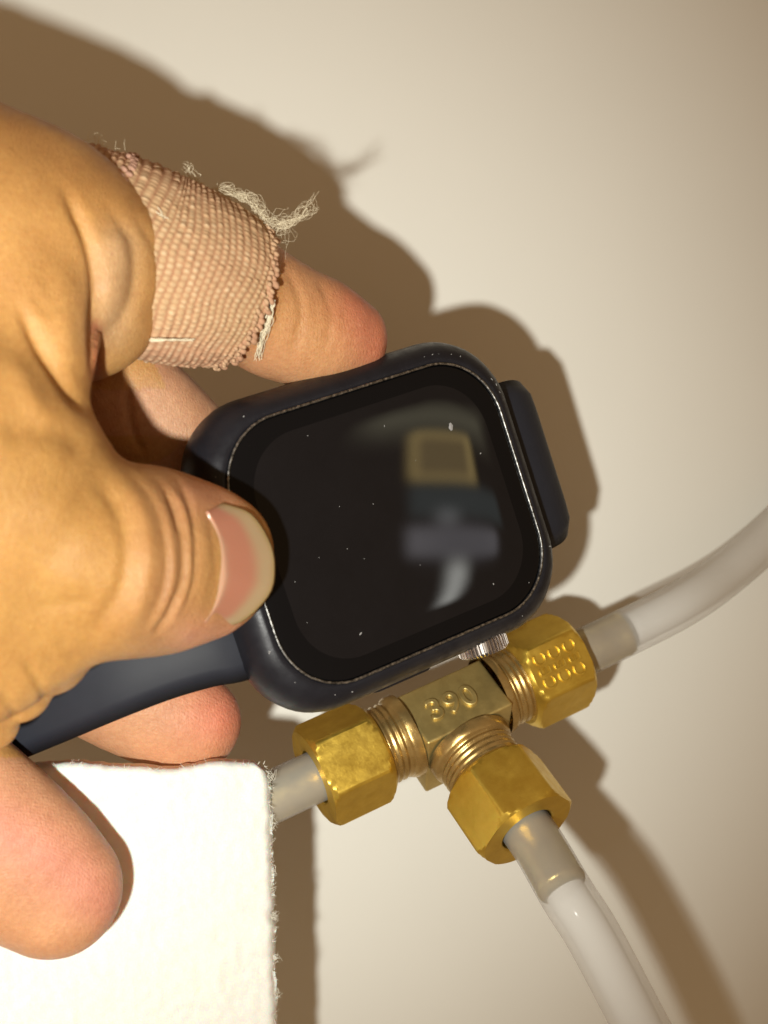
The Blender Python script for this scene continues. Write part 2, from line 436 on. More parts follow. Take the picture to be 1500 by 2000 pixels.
for ax, th in (('L', .4896), ('R', .5661), ('B', .0457)):
    nuts[ax] = obj('compression_nut', revolve_hex('compression_nut', ax, th, NUT), tee)
    obj('threaded_neck', helix_neck('threaded_neck', ax, (.475 if ax != 'B' else .49)*k_, THREAD, (.50 if ax == 'B' else .56 if ax == 'L' else .62)*k_, DI+.12), tee)
# body block with rounded forged edges
def box_mesh(name, x0, x1, y0, y1, z0, z1, mat, bev=.04, cut=None):
    bm = bmesh.new(); bmesh.ops.create_cube(bm, size=1)
    for v in bm.verts:
        v.co = Vector(((x0+x1)/2+v.co.x*(x1-x0), (y0+y1)/2+v.co.y*(y1-y0), (z0+z1)/2+v.co.z*(z1-z0)))
    if cut: cut(bm)
    bmesh.ops.bevel(bm, geom=bm.edges[:], offset=bev, segments=3, affect='EDGES', profile=.6)
    bmesh.ops.subdivide_edges(bm, edges=[e for e in bm.edges if e.calc_length() > .2], cuts=6, use_grid_fill=True)
    me = bpy.data.meshes.new(name); bm.to_mesh(me); bm.free(); me.materials.append(mat)
    me.polygons.foreach_set('use_smooth', [True]*len(me.polygons)); return me
ky = k_
def cutb(bm):
    for v in bm.verts:
        if v.co.y > 0 and v.co.z > 0: v.co.y = .27*ky      # sloped far shoulder
blk = obj('body_block', box_mesh('body_block', -.549*ky, .609*ky, -.478*ky, .50*ky, -.62*ky, .416*ky, BODY, .035, cutb), tee)
tm = obj('lettering', text_mesh('390', .44, .016, .014, BODY), blk)
tm.location = (-.02*ky, -.13*ky, .416*ky+.010); tm.rotation_euler = (0, 0, math.radians(-3))
# recessed dish round the digits' halo left to the bevel; lettering on the right nut's lit flat
th = .5661; am = th+1.5*PI/3                       # middle direction of the flat between corners 1 and 2
fr = axis_frame('R'); nrm = fr @ Vector((math.cos(am), math.sin(am), 0)); tang = fr @ Vector((-math.sin(am), math.cos(am), 0)); axv = fr @ Vector((0, 0, 1))
for j, (t, off) in enumerate((('CEC', -.235), ('CEC', 0.0), ('CEC', .235))):
    me = text_mesh(t, .255, .014, .006, NUT, -.004)
    o = obj('lettering', me, nuts['R'])
    up = -axv                                        # glyph tops point back to the block, text reads up the flat
    xdir = -tang
    mt = Matrix((xdir, up, xdir.cross(up))).transposed()
    if (xdir.cross(up)).dot(nrm) < 0: xdir = -xdir; mt = Matrix((xdir, up, xdir.cross(up))).transposed()
    o.matrix_basis = Matrix.Translation(nrm*(AP+.003)+axv*(DI+LN*.52+off)) @ mt.to_4x4()

def tee_pt(ax, d):
    v = {'L': (-d, 0, 0), 'R': (d, 0, 0), 'B': (0, -d, 0)}[ax]
    return tee.matrix_basis @ Vector(v)
def hose(label, ax, pts, zlab, sl):
    a = tee_pt(ax, DI+LN-.3); b = tee_pt(ax, DI+LN+.25)
    path = catmull([a, b]+pts, 14)
    t = empty('tube', label, 'tube', tuple(a), 'milky plastic tubes of the tee fitting')
    wall = tube_mesh('tube_wall', path, RT, TUBE, 40, False); o = obj('tube_wall', wall); put(o, t)
    inner = tube_mesh('tube_bore', [q for q in path if (Vector(q)-tee_pt(ax, 0)).length > DI+LN+sl], RT*.74, BORE, 32, False); inner.flip_normals(); o = obj('tube_bore', inner); put(o, t)
    p0 = tee_pt(ax, DI+LN-.28); p1 = tee_pt(ax, DI+LN+sl)
    c0 = tee_pt(ax, 0); pth = [Vector(q) for q in path if DI+LN-.30 <= (Vector(q)-c0).length <= DI+LN+sl]
    npt = len(pth)
    o = obj('insert_sleeve', tube_mesh('insert_sleeve', pth, [RT*.93]*(npt-2)+[RT*.955, RT*.90], SLEEVE, 32, True)); put(o, t)
    return t
e = tee_pt('R', 2.55*k_)
hose('milky plastic tube curving from the right nut to the edge of the photo', 'R',
     [tuple(tee_pt('R', 2.45*k_)), tuple(P(1330, 1180, 1.75)), tuple(P(1430, 1110, 1.1)), tuple(P(1530, 1020, .55)), tuple(P(1640, 900, .36)), tuple(P(1760, 740, .34))], 0, .95)
hose('milky plastic tube leaving the lower nut towards the bottom of the photo', 'B',
     [tuple(P(1108, 1748, 4.80)), tuple(P(1161, 1832, 4.95)), tuple(P(1250, 2000, 5.0)), tuple(P(1330, 2150, 4.7)), tuple(P(1420, 2330, 4.0))], 0, .92)
hose('short visible piece of milky tube between the white foam and left nut', 'L',
     [tuple(tee_pt('L', 2.5*k_)), tuple(tee_pt('L', 2.9*k_)), tuple(P(330, 1650, 3.6)), tuple(P(150, 1720, 2.8)), tuple(P(-150, 1760, 1.6))], 0, .85)
# ------------------------------------------------------------------ hand: one continuous skin from a distance field
VX = .04
lo = np.array([-8.2, -6.4, 2.4]); hi = np.array([1.2, 5.4, 10.4])
N = np.ceil((hi-lo)/VX).astype(int)
Fd = np.full(N, 1.5, np.float32)
def smin(a, b, k):
    h = np.maximum(k-np.abs(a-b), 0)/k
    return np.minimum(a, b)-h*h*k*.25
def box_of(c, r, k):
    a = np.maximum(np.floor((c.min(0)-r-k-lo)/VX).astype(int), 0); b = np.minimum(np.ceil((c.max(0)+r+k-lo)/VX).astype(int), N)
    return a, b
def chain(ctrl, k=.18, up=(0, 0, 1), flat=.85, end=1.0, sub=4):
    """ctrl rows: px, py, z, half width in px[, depth/width ratio]"""
    rows = []
    for c in ctrl:
        p = P(*c[:3]); rows.append((p.x, p.y, p.z, c[3]*S(c[2]), c[4] if len(c) > 4 else flat))
    rows = catmull(rows, sub) if len(rows) > 1 else [np.array(rows[0])]*2
    R = np.array(rows); cen = R[:, :3]; rm = R[:, 3].max()
    a, b = box_of(cen, rm, k+.1)
    if (b <= a).any(): return
    X = [np.arange(a[i], b[i], dtype=np.float32)*VX+lo[i] for i in range(3)]
    D = np.full(b-a, 9., np.float32); up = np.array(up, float)
    for i in range(len(R)-1):
        A, B = R[i, :3], R[i+1, :3]; ab = B-A; L2 = ab@ab+1e-9
        rr = max(R[i, 3], R[i+1, 3])+k+.12
        sl = []
        for q in range(3):
            l0 = int(max(0, math.floor((min(A[q], B[q])-rr-lo[q])/VX)-a[q])); l1 = int(min(b[q]-a[q], math.ceil((max(A[q], B[q])+rr-lo[q])/VX)-a[q]))
            sl.append(slice(l0, max(l0, l1)))
        x = X[0][sl[0]][:, None, None]-A[0]; y = X[1][sl[1]][None, :, None]-A[1]; z = X[2][sl[2]][None, None, :]-A[2]
        t = np.clip((x*ab[0]+y*ab[1]+z*ab[2])/L2, 0, 1).astype(np.float32)
        qx, qy, qz = x-t*ab[0], y-t*ab[1], z-t*ab[2]
        T = ab/math.sqrt(L2) if L2 > 1e-6 else np.array([1., 0, 0])
        W = np.cross(up, T); W /= np.linalg.norm(W)+1e-9; Nn = np.cross(T, W)
        rw = R[i, 3]+(R[i+1, 3]-R[i, 3])*t; rh = rw*(R[i, 4]+(R[i+1, 4]-R[i, 4])*t); re = rw*end
        u = (qx*W[0]+qy*W[1]+qz*W[2])/rw; v = (qx*Nn[0]+qy*Nn[1]+qz*Nn[2])/rh; e_ = (qx*T[0]+qy*T[1]+qz*T[2])/re
        k0 = np.sqrt(u*u+v*v+e_*e_); k1 = np.sqrt((u/rw)**2+(v/rh)**2+(e_/re)**2)+1e-6
        D[tuple(sl)] = np.minimum(D[tuple(sl)], k0*(k0-1)/k1)
    s3 = tuple(slice(a[i], b[i]) for i in range(3))
    Fd[s3] = smin(Fd[s3], D, k)

# index finger: base knuckle mass, bandaged middle, tip pressed against the case
chain([(-420, 370, 5.9, 300), (-200, 412, 6.2, 262), (0, 447, 6.6, 225), (110, 492, 6.55, 207), (142, 515, 6.5, 190)], .3, flat=.92, end=.98)
chain([(120, 560, 6.5, 168), (158, 590, 6.45, 152)], .18)
chain([(140, 465, 6.1, 170), (230, 495, 6.0, 172), (300, 520, 5.9, 168), (400, 553, 5.65, 150), (490, 590, 5.3, 122), (555, 628, 5.05, 117), (625, 652, 4.85, 108), (682, 668, 4.65, 84)], .12, end=.9)
# web of the thumb in front of the index base
chain([(-300, 420, 7.3, 260), (-110, 520, 7.4, 215), (-30, 600, 7.4, 170)], .95, flat=.8)
chain([(-80, 590, 7.5, 170), (10, 630, 7.6, 158), (66, 680, 7.55, 122)], .22, flat=.8)
# thumb
chain([(-420, 860, 8.0, 420), (-150, 930, 7.9, 330), (0, 1015, 7.65, 258), (60, 1070, 7.5, 205)], .42, flat=.86)
chain([(-60, 1060, 7.6, 250), (90, 1082, 7.5, 202), (140, 1090, 7.42, 178)], .30, flat=.92)
chain([(60, 1090, 7.40, 212, .95), (180, 1095, 7.38, 197, 1.0), (290, 1098, 7.0, 186, .95), (370, 1100, 6.75, 165, .82), (415, 1104, 6.66, 148, .72), (440, 1108, 6.60, 132, .68)], .14, end=.72)
# heel folds under the thumb
chain([(-300, 1120, 7.8, 380), (-80, 1200, 7.7, 225), (20, 1225, 7.6, 150)], .35, flat=.75)
chain([(20, 1200, 7.45, 130), (92, 1278, 7.3, 82)], .12)
chain([(-40, 1260, 7.4, 130), (32, 1345, 7.2, 70)], .09)
chain([(-90, 1330, 7.3, 130), (-22, 1412, 7.05, 60)], .09)
# middle finger, dark hollow between it and the thumb
chain([(-150, 600, 5.4, 150), (60, 650, 5.2, 135), (200, 750, 5.0, 128), (310, 850, 4.75, 122), (430, 950, 4.3, 108), (560, 1040, 4.0, 95), (640, 1090, 3.95, 78)], .12)
# ring finger behind strap
chain([(-420, 1120, 5.2, 170), (-150, 1170, 4.7, 140), (60, 1235, 4.25, 128), (220, 1335, 4.05, 122), (330, 1394, 3.95, 113), (372, 1412, 3.92, 100)], .18, end=.98)
# little finger over the foam
chain([(-420, 1380, 6.0, 200), (-230, 1480, 5.9, 185), (-80, 1590, 5.75, 170), (30, 1680, 5.65, 160), (105, 1738, 5.58, 138)], .18, flat=.72, end=.95)
# palm that joins the finger roots off the frame
chain([(-700, 400, 7.0, 420), (-650, 800, 7.0, 420), (-620, 1250, 6.6, 420)], .8, flat=.55)

def surface_nets(Fv):
    s = Fv < 0
    nx, ny, nz = Fv.shape
    c = s[:-1, :-1, :-1].astype(np.int8)
    tot = np.zeros((nx-1, ny-1, nz-1), np.int8)
    for dx in (0, 1):
        for dy in (0, 1):
            for dz in (0, 1): tot += s[dx:nx-1+dx, dy:ny-1+dy, dz:nz-1+dz]
    cell = (tot > 0) & (tot < 8); idx = -np.ones(cell.shape, np.int64)
    ii = np.argwhere(cell); idx[cell] = np.arange(len(ii))
    acc = np.zeros((len(ii), 3)); cnt = np.zeros(len(ii))
    val = {}
    for dx in (0, 1):
        for dy in (0, 1):
            for dz in (0, 1): val[dx, dy, dz] = Fv[ii[:, 0]+dx, ii[:, 1]+dy, ii[:, 2]+dz].astype(float)
    cs = list(val)
    for a_ in cs:
        for q in range(3):
            if a_[q] == 0:
                b_ = list(a_); b_[q] = 1; b_ = tuple(b_)
                va, vb = val[a_], val[b_]; m_ = (va < 0) != (vb < 0)
                t = np.where(m_, va/np.where(m_, va-vb, 1), 0)
                p = np.tile(np.array(a_, float), (len(ii), 1)); p[:, q] += t
                acc[m_] += p[m_]; cnt[m_] += 1
    V = (ii+acc/cnt[:, None])
    Q = []
    for q in range(3):
        sl0 = [slice(None)]*3; sl1 = [slice(None)]*3; sl0[q] = slice(0, -1); sl1[q] = slice(1, None)
        a_, b_ = s[tuple(sl0)], s[tuple(sl1)]
        e = np.argwhere(a_ != b_); fl = a_[tuple(e.T)]
        u, v = (q+1) % 3, (q+2) % 3
        ok = (e[:, u] > 0) & (e[:, v] > 0) & (e[:, u] < Fv.shape[u]-1) & (e[:, v] < Fv.shape[v]-1); e = e[ok]; fl = fl[ok]
        def cid(du, dv):
            g = e.copy(); g[:, u] -= du; g[:, v] -= dv
            return idx[g[:, 0], g[:, 1], g[:, 2]]
        qd = np.stack([cid(0, 0), cid(1, 0), cid(1, 1), cid(0, 1)], 1)
        qd[~fl] = qd[~fl][:, ::-1]; Q.append(qd)
    return V, np.concatenate(Q)
V, Q = surface_nets(Fd)
V = V*VX+lo
def normals(V, Q):
    nrm = np.cross(V[Q[:, 2]]-V[Q[:, 0]], V[Q[:, 3]]-V[Q[:, 1]]); vn = np.zeros_like(V)
    for k in range(4): np.add.at(vn, Q[:, k], nrm)
    return vn/(np.linalg.norm(vn, axis=1, keepdims=True)+1e-9)
def relax(V, Q, it):
    for _ in range(it):
        a_ = np.zeros_like(V); c_ = np.zeros(len(V))
        for k in range(4):
            np.add.at(a_, Q[:, k], V[Q[:, (k+1) % 4]]+V[Q[:, (k-1) % 4]]); np.add.at(c_, Q[:, k], 2)
        V = V*.5+.5*a_/c_[:, None]
    return V
V = relax(V, Q, 2)
Nr = normals(V, Q)
if (Nr[np.argmax(V[:, 2])][2]) < 0: Q = Q[:, ::-1]; Nr = -Nr
def to_px(V):
    d = H-V[:, 2]; return np.stack([750+F*V[:, 0]/d, 1000-F*V[:, 1]/d], 1)
PX = to_px(V)
def seg_dist(pts):
    pts = np.array(catmull([(p[0], p[1]) for p in pts], 5)) if len(pts) > 2 else np.array(pts, float)
    D = np.full(len(V), 1e9); SD = np.zeros(len(V)); TT_ = np.zeros(len(V)); n = len(pts)-1
    for i in range(n):
        a_, b_ = pts[i], pts[i+1]; ab = b_-a_; r = PX-a_
        t = np.clip((r@ab)/(ab@ab), 0, 1); q = r-t[:, None]*ab; d = np.hypot(q[:, 0], q[:, 1])
        m_ = d < D; D[m_] = d[m_]; TT_[m_] = ((i+t)/n)[m_]; SD[m_] = ((ab[0]*r[:, 1]-ab[1]*r[:, 0])/np.hypot(*ab))[m_]
    return D, TT_, SD
disp = np.zeros(len(V))
def stroke(pts, width, depth, z0=0, z1=20, taper=True, side=0, nz=.0):
    "a crease (depth<0) or swelling traced over the skin"
    D, t, sd = seg_dist(pts)
    g = np.exp(-(D/width)**2)*((V[:, 2] > z0) & (V[:, 2] < z1) & (Nr[:, 2] > nz))
    if taper: g *= np.clip(np.minimum(t, 1-t)*5+.15, 0, 1)
    if side: g *= 1/(1+np.exp(-side*sd/width*2))
    disp[:] += g*depth
exec_strokes = None
# thumb joint wrinkles
stroke([(185, 930), (232, 1000), (247, 1080), (232, 1160), (180, 1240)], 18, -.045, 5.6)
stroke([(255, 925), (305, 985), (325, 1070), (318, 1150), (280, 1235)], 7, -.018, 5.6)
stroke([(300, 930), (340, 985), (358, 1070), (350, 1150), (312, 1230)], 6, -.022, 5.6)
stroke([(345, 935), (372, 990), (383, 1060), (380, 1130), (355, 1200)], 6, -.022, 5.6)
stroke([(325, 960), (345, 1010), (352, 1040)], 6, -.03, 5.8); stroke([(300, 1240), (330, 1200), (345, 1160)], 7, -.03, 5.6)
stroke([(270, 930), (318, 1000), (337, 1080), (330, 1160), (290, 1240)], 8, .02, 5.6)
stroke([(320, 940), (360, 1000), (370, 1080), (365, 1150), (330, 1225)], 6, .018, 5.6)
stroke([(230, 930), (276, 1000), (290, 1080), (276, 1170), (235, 1250)], 16, .03, 5.6)
stroke([(405, 985), (414, 1030), (420, 1074), (424, 1126), (416, 1170), (400, 1220)], 8, -.008, 5.6)
# swelling of the thumb knuckle
stroke([(60, 960), (130, 1030), (150, 1090), (120, 1170)], 70, .05, 5.6)
stroke([(60, 1190), (130, 1180), (190, 1170)], 14, -.015, 5.6)
# index base folds
stroke([(125, 370), (165, 450), (188, 540), (186, 640), (186, 735)], 12, -.085, 5.6)
stroke([(205, 400), (255, 470), (262, 560), (240, 620), (200, 660)], 13, -.028, 5.6)
stroke([(225, 450), (228, 520), (215, 600)], 26, .045, 5.6)
stroke([(262, 420), (305, 490), (313, 560), (290, 630)], 9, -.02, 5.6)
stroke([(170, 300), (240, 350), (290, 410)], 22, -.02, 5.6)
stroke([(40, 600), (80, 680), (130, 760), (172, 800)], 13, -.08, 5.6)
stroke([(110, 600), (125, 660), (140, 720)], 26, .045, 5.6)
stroke([(0, 860), (60, 830), (130, 850), (180, 880)], 30, -.05, 5.6)
stroke([(20, 700), (60, 780), (110, 840)], 22, .03, 5.6)
stroke([(80, 520), (110, 620), (60, 560)], 20, -.02, 5.6)
# folds at the heel
stroke([(45, 1290), (75, 1335), (92, 1375)], 9, -.035, 6)
stroke([(0, 1350), (22, 1385), (34, 1415)], 9, -.035, 6)
stroke([(110, 1250), (150, 1290)], 12, -.015, 6); stroke([(60, 1230), (110, 1310)], 14, -.010, 6)
# fingertip pads and joint lines
stroke([(560, 520), (590, 600), (570, 700)], 9, -.02, 3.5, 6); stroke([(620, 545), (645, 600), (640, 680)], 8, -.014, 3.5, 6)
stroke([(255, 740), (250, 790), (262, 850), (285, 890)], 7, -.05, 3.5, 6)
V = V+Nr*disp[:, None]
# gentle flesh unevenness
uneven = np.array([noise.noise(Vector(p)*.9)*.022+noise.noise(Vector(p)*2.6)*.008 for p in V])
V = V+Nr*uneven[:, None]
PX = to_px(V); Nr = normals(V, Q)
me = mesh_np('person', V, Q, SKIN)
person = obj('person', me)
tag(person, 'left hand in a room, bandaged index finger, thumb pressing the watch from the left', 'person')
# skin tone with painted shade: tan thumb and back, pinker pads and tips
tone = np.tile(np.array([.535, .30, .104]), (len(V), 1))
def paint(c, pts, width, z0=0, z1=20, amt=1.):
    D, _, _ = seg_dist(pts); g = (np.exp(-(D/width)**2)*amt*((V[:, 2] > z0) & (V[:, 2] < z1)))[:, None]
    tone[:] = tone*(1-g)+np.array(c)*g
low_ = (V[:, 2] < 5.75) & ~((PX[:, 1] < 760) & (PX[:, 0] < 330) & (V[:, 2] > 5.35)) & ~((PX[:, 1] > 850) & (PX[:, 1] < 1300) & (V[:, 2] > 5.3)) | ((PX[:, 1] > 1455) & (PX[:, 1] > 1480-PX[:, 0]*.0))
tone[low_] = tone[low_]*0+np.array([.575, .315, .185])
paint((.40, .222, .068), [(-150, 950), (60, 960), (110, 1060), (120, 1150), (-100, 1250)], 170, 5.7)  # thumb colour darkened to offset the strong flash on it
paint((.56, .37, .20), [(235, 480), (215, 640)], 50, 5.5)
paint((.35, .185, .085), [(325, 950), (350, 1090), (310, 1240)], 75, 5.9, amt=.85)  # shade of the joint turning from the flash, painted into the skin
paint((.60, .30, .20), [(400, 950), (440, 975)], 50, 5.9, amt=.7); paint((.60, .30, .20), [(380, 1250), (450, 1235)], 45, 5.9, amt=.8)
paint((.50, .265, .115), [(480, 560), (560, 620), (620, 640)], 110, 3, 6, 1)
paint((.56, .195, .12), [(705, 590), (745, 680)], 60, 3, 6, .85)
paint((.70, .25, .165), [(470, 1370), (440, 1400)], 90, 3, 5.6, .9); paint((.68, .36, .215), [(300, 1480), (460, 1490)], 40, 3, 5.6, .7)
paint((.58, .25, .18), [(-60, 1600), (110, 1680), (200, 1760)], 75, 5.2, 8, .85)
paint((.64, .33, .17), [(0, 1810), (90, 1850), (180, 1850)], 45, 5, 8, .6)
paint((.55, .36, .25), [(290, 790), (350, 860)], 60, 3, 6, .6)
paint((.36, .12, .07), [(185, 640), (188, 735)], 16, 5.2, 9, .8)  # shade of the fold painted dark into the index base crease
paint((.48, .25, .09), [(0, 250), (160, 320), (260, 400)], 50, 6, 9, .55)  # shading of the upper edge painted in as browner skin
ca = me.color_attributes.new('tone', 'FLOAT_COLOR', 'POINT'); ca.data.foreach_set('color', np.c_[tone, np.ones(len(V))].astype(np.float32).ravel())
ra = me.attributes.new('ridge', 'FLOAT', 'POINT')
# fingerprint loops: distance from a core under each pad
rid = np.zeros(len(V))
for (cx, cy, z, ang, sel) in ((300, 1440, 3.9, .3, (3.0, 5.4, 180, 1250)), (60, 1760, 6, .6, (5.2, 8, -300, 1480))):
    cc = np.array(P(cx, cy, z)); q = V-cc; ca_, sa = math.cos(ang), -math.sin(ang)
    a1 = q[:, 0]*ca_+q[:, 1]*sa; a2 = -q[:, 0]*sa+q[:, 1]*ca_
    r = np.sqrt((a1*.9)**2+(a2*1.25)**2+(q[:, 2]*.6)**2)
    m_ = (V[:, 2] > sel[0]) & (V[:, 2] < sel[1]) & (PX[:, 0] > sel[2]) & (PX[:, 1] > sel[3])
    rid[m_] = (r/.037)[m_]
ra.data.foreach_set('value', rid.astype(np.float32))

bvh = BVHTree.FromPolygons([Vector(v) for v in V], Q.tolist())
eye = Vector((0, 0, H))
def hit(px, py):
    d = (P(px, py, 0)-eye).normalized(); r = bvh.ray_cast(eye, d)
    return r[0], r[1]
# thumbnail: a curved plate bedded in the thumb tip
cut = catmull([(401, 1001), (412, 1035), (420, 1074), (424, 1126), (416, 1172), (399, 1214)], 8)
tipc = catmull([(436, 982), (492, 1004), (529, 1060), (538, 1112), (527, 1162), (474, 1214), (412, 1228)], 7)
def resample(c, n):
    c = np.array(c); d = np.r_[0, np.cumsum(np.hypot(*(np.diff(c, axis=0).T)))]; t = np.linspace(0, d[-1], n)
    return np.stack([np.interp(t, d, c[:, i]) for i in range(2)], 1)
nu, nv = 34, 26
hp = []
for i in range(12):
    for j in range(15):
        u, v = i/11*.86, .08+.84*j/14
        A_ = np.array(resample(cut, 30)[int(v*29)]); B_ = np.array(resample(tipc, 30)[int(v*29)]); q = A_*(1-u)+B_*u
        h_, nn_ = hit(*q)
        if h_ is not None and nn_.z > .25 and h_.z > 5.6: hp.append((u, 2*v-1, h_.z))
hp = np.array(hp)
def nb(u, s): return np.stack([np.ones_like(u), u, u*u, s, s*s, u*s, u*s*s, s**4], -1)
cf, *_ = np.linalg.lstsq(nb(hp[:, 0], hp[:, 1]), hp[:, 2], rcond=None)
A = resample(cut, nv); B = resample(tipc, nv); NV = []; tn = []
for i in range(nu):
    u = i/(nu-1)
    for j in range(nv):
        v = j/(nv-1); q = A[j]*(1-u)+B[j]*u
        # plate model: analytic arch over the tip so it keeps its own curve
        ct = Vector((0, 0, 0)); s = 2*v-1
        zc = float(nb(np.array(u), np.array(s)) @ cf)-.030+.058*min(1, u*7)-.03*abs(s)**4+.018*u; zmin = float(nb(np.array(.5), np.array(s)) @ cf)-.42; zc = max(zc, zmin)
        NV.append(P(q[0], q[1], zc))
        pink = np.array([.60, .255, .170]); pale = np.array([.62, .36, .24]); free = np.array([.52, .375, .225]); edge_ = np.array([.38, .27, .12])
        rim = u+.06*abs(s)**4+.03*noise.noise(Vector((s*3, u*2, 1)))
        def sm(e0, e1): k = min(1, max(0, (rim-e0)/(e1-e0))); return k*k*(3-2*k)
        c = pale*(1-sm(.10, .26))+pink*sm(.10, .26)
        c = c*.78; free = np.array([.52, .375, .225])*.86
        c = c*(1-sm(.54, .82))+free*sm(.54, .82); c = c*(1-sm(.88, .99))+edge_*sm(.88, .99)
        tn.append((*c, 1))
nm = mesh_from('thumbnail', NV, grid_faces(nu, nv), NAIL)
ca = nm.color_attributes.new('tone', 'FLOAT_COLOR', 'POINT'); ca.data.foreach_set('color', np.array(tn, np.float32).ravel())
if nm.polygons[0].normal.z < 0: nm.flip_normals()
nail = obj('thumbnail', nm, person); so = nail.modifiers.new('thick', 'SOLIDIFY'); so.thickness = .05; so.offset = -1
# little finger nail sliver behind its tip
q = P(183, 1778, 5.40); bm = bmesh.new(); bmesh.ops.create_uvsphere(bm, u_segments=24, v_segments=12, radius=1, matrix=Matrix.Translation(q) @ Matrix.Rotation(math.radians(-38), 4, 'Z') @ Matrix.Diagonal((.25, .40, .09, 1)))
m2 = bpy.data.meshes.new('fingernail'); bm.to_mesh(m2); bm.free(); m2.materials.append(NAIL)
ca = m2.color_attributes.new('tone', 'FLOAT_COLOR', 'POINT'); ca.data.foreach_set('color', np.tile(np.array([.6, .48, .3, 1], np.float32), len(m2.vertices)))
m2.polygons.foreach_set('use_smooth', [True]*len(m2.polygons)); obj('fingernail', m2, person)

# ------------------------------------------------------------------ bandage round the index finger
bandage = empty('finger_bandage', 'frayed pink knitted bandage wrapped round the index finger', 'bandage', tuple(P(380, 550, 5.9)))
rows = []
for px, py, z, hw in ((130, 462, 6.15, 184), (235, 492, 6.05, 184), (300, 520, 5.95, 181), (360, 540, 5.82, 175), (420, 560, 5.65, 160), (470, 580, 5.46, 141)):
    p = P(px, py, z); rows.append((p.x, p.y, p.z, hw*S(z)))
rows = np.array(catmull(rows, 10)); d = np.r_[0, np.cumsum(np.linalg.norm(np.diff(rows[:, :3], axis=0), axis=1))]
LB = d[-1]; pit = .072; nr_ = int(LB/pit); per = 6; na = 96; pa = 6
ss = np.linspace(0, LB, nr_*per+1); RW = np.stack([np.interp(ss, d, rows[:, i]) for i in range(4)], 1)
def band_frame(i):
    T = Vector(RW[min(i+3, len(RW)-1), :3]-RW[max(i-3, 0), :3]).normalized()
    W = Vector((0, 0, 1)).cross(T).normalized(); return T, W, T.cross(W)
BV = []; bt = []; na_t = na*pa
for i in range(len(RW)):
    T, W, Nn = band_frame(i); ph = i/per; row = int(ph)
    skew = .16*math.sin(ss[i]*1.3)
    for j in range(na_t):
        a = 2*PI*j/na_t; q = j/pa
        wob = .018*noise.noise(Vector((math.cos(a)*3, math.sin(a)*3, ss[i]*1.5)))+.02*noise.noise(Vector((math.cos(a)*1.2, math.sin(a)*1.2, ss[i]*.8+5)))
        lx = (ph+.9*noise.noise(Vector((math.cos(a)*2, math.sin(a)*2, ss[i]*1.2+9)))) ; rowf = math.floor(lx)
        fx = lx-rowf; fy = (q+.5*(rowf % 2)+.7*noise.noise(Vector((math.cos(a)*2.2, math.sin(a)*2.2, ss[i]*2+3)))) % 1
        bead = math.sin(PI*fx)**.8*(.35+.65*math.sin(PI*fy)**1.2)
        up_ = W.dot(Vector((.0, 1, 0)))
        # long ribs on the flanks, beads on top
        flank = abs(math.cos(a))
        bead = bead*(1-flank**3)+flank**3*math.sin(PI*fx)**.8
        r = RW[i, 3]+.030*bead*(.6+1.0*noise.noise(Vector((rowf*3.1, math.floor(q+.5*(rowf%2))*2.3, 1))))+wob
        BV.append(Vector(RW[i, :3])+W*math.cos(a)*r+Nn*math.sin(a)*r*.86)
        n_ = noise.noise(Vector((math.cos(a)*1.4, math.sin(a)*1.4, ss[i]*.9)))
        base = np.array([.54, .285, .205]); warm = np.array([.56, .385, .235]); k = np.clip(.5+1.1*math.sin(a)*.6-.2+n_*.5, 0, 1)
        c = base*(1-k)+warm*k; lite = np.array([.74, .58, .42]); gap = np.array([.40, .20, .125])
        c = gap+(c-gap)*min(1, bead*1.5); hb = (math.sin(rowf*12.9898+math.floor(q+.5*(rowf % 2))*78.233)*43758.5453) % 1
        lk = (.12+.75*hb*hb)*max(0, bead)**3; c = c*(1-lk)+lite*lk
        c = c*np.array([.90, .87, .80]); bt.append((*c, 1))
BV = np.array(BV); nR = len(RW)
ii, jj = np.meshgrid(np.arange(nR-1), np.arange(na_t), indexing='ij'); j2 = (jj+1) % na_t
BQ = np.stack([ii*na_t+jj, ii*na_t+j2, (ii+1)*na_t+j2, (ii+1)*na_t+jj], -1).reshape(-1, 4)
bme = mesh_np('knit_sleeve', BV, BQ, KNIT)
ca = bme.color_attributes.new('tone', 'FLOAT_COLOR', 'POINT'); ca.data.foreach_set('color', np.array(bt, np.float32).ravel())
put(obj('knit_sleeve', bme), bandage)
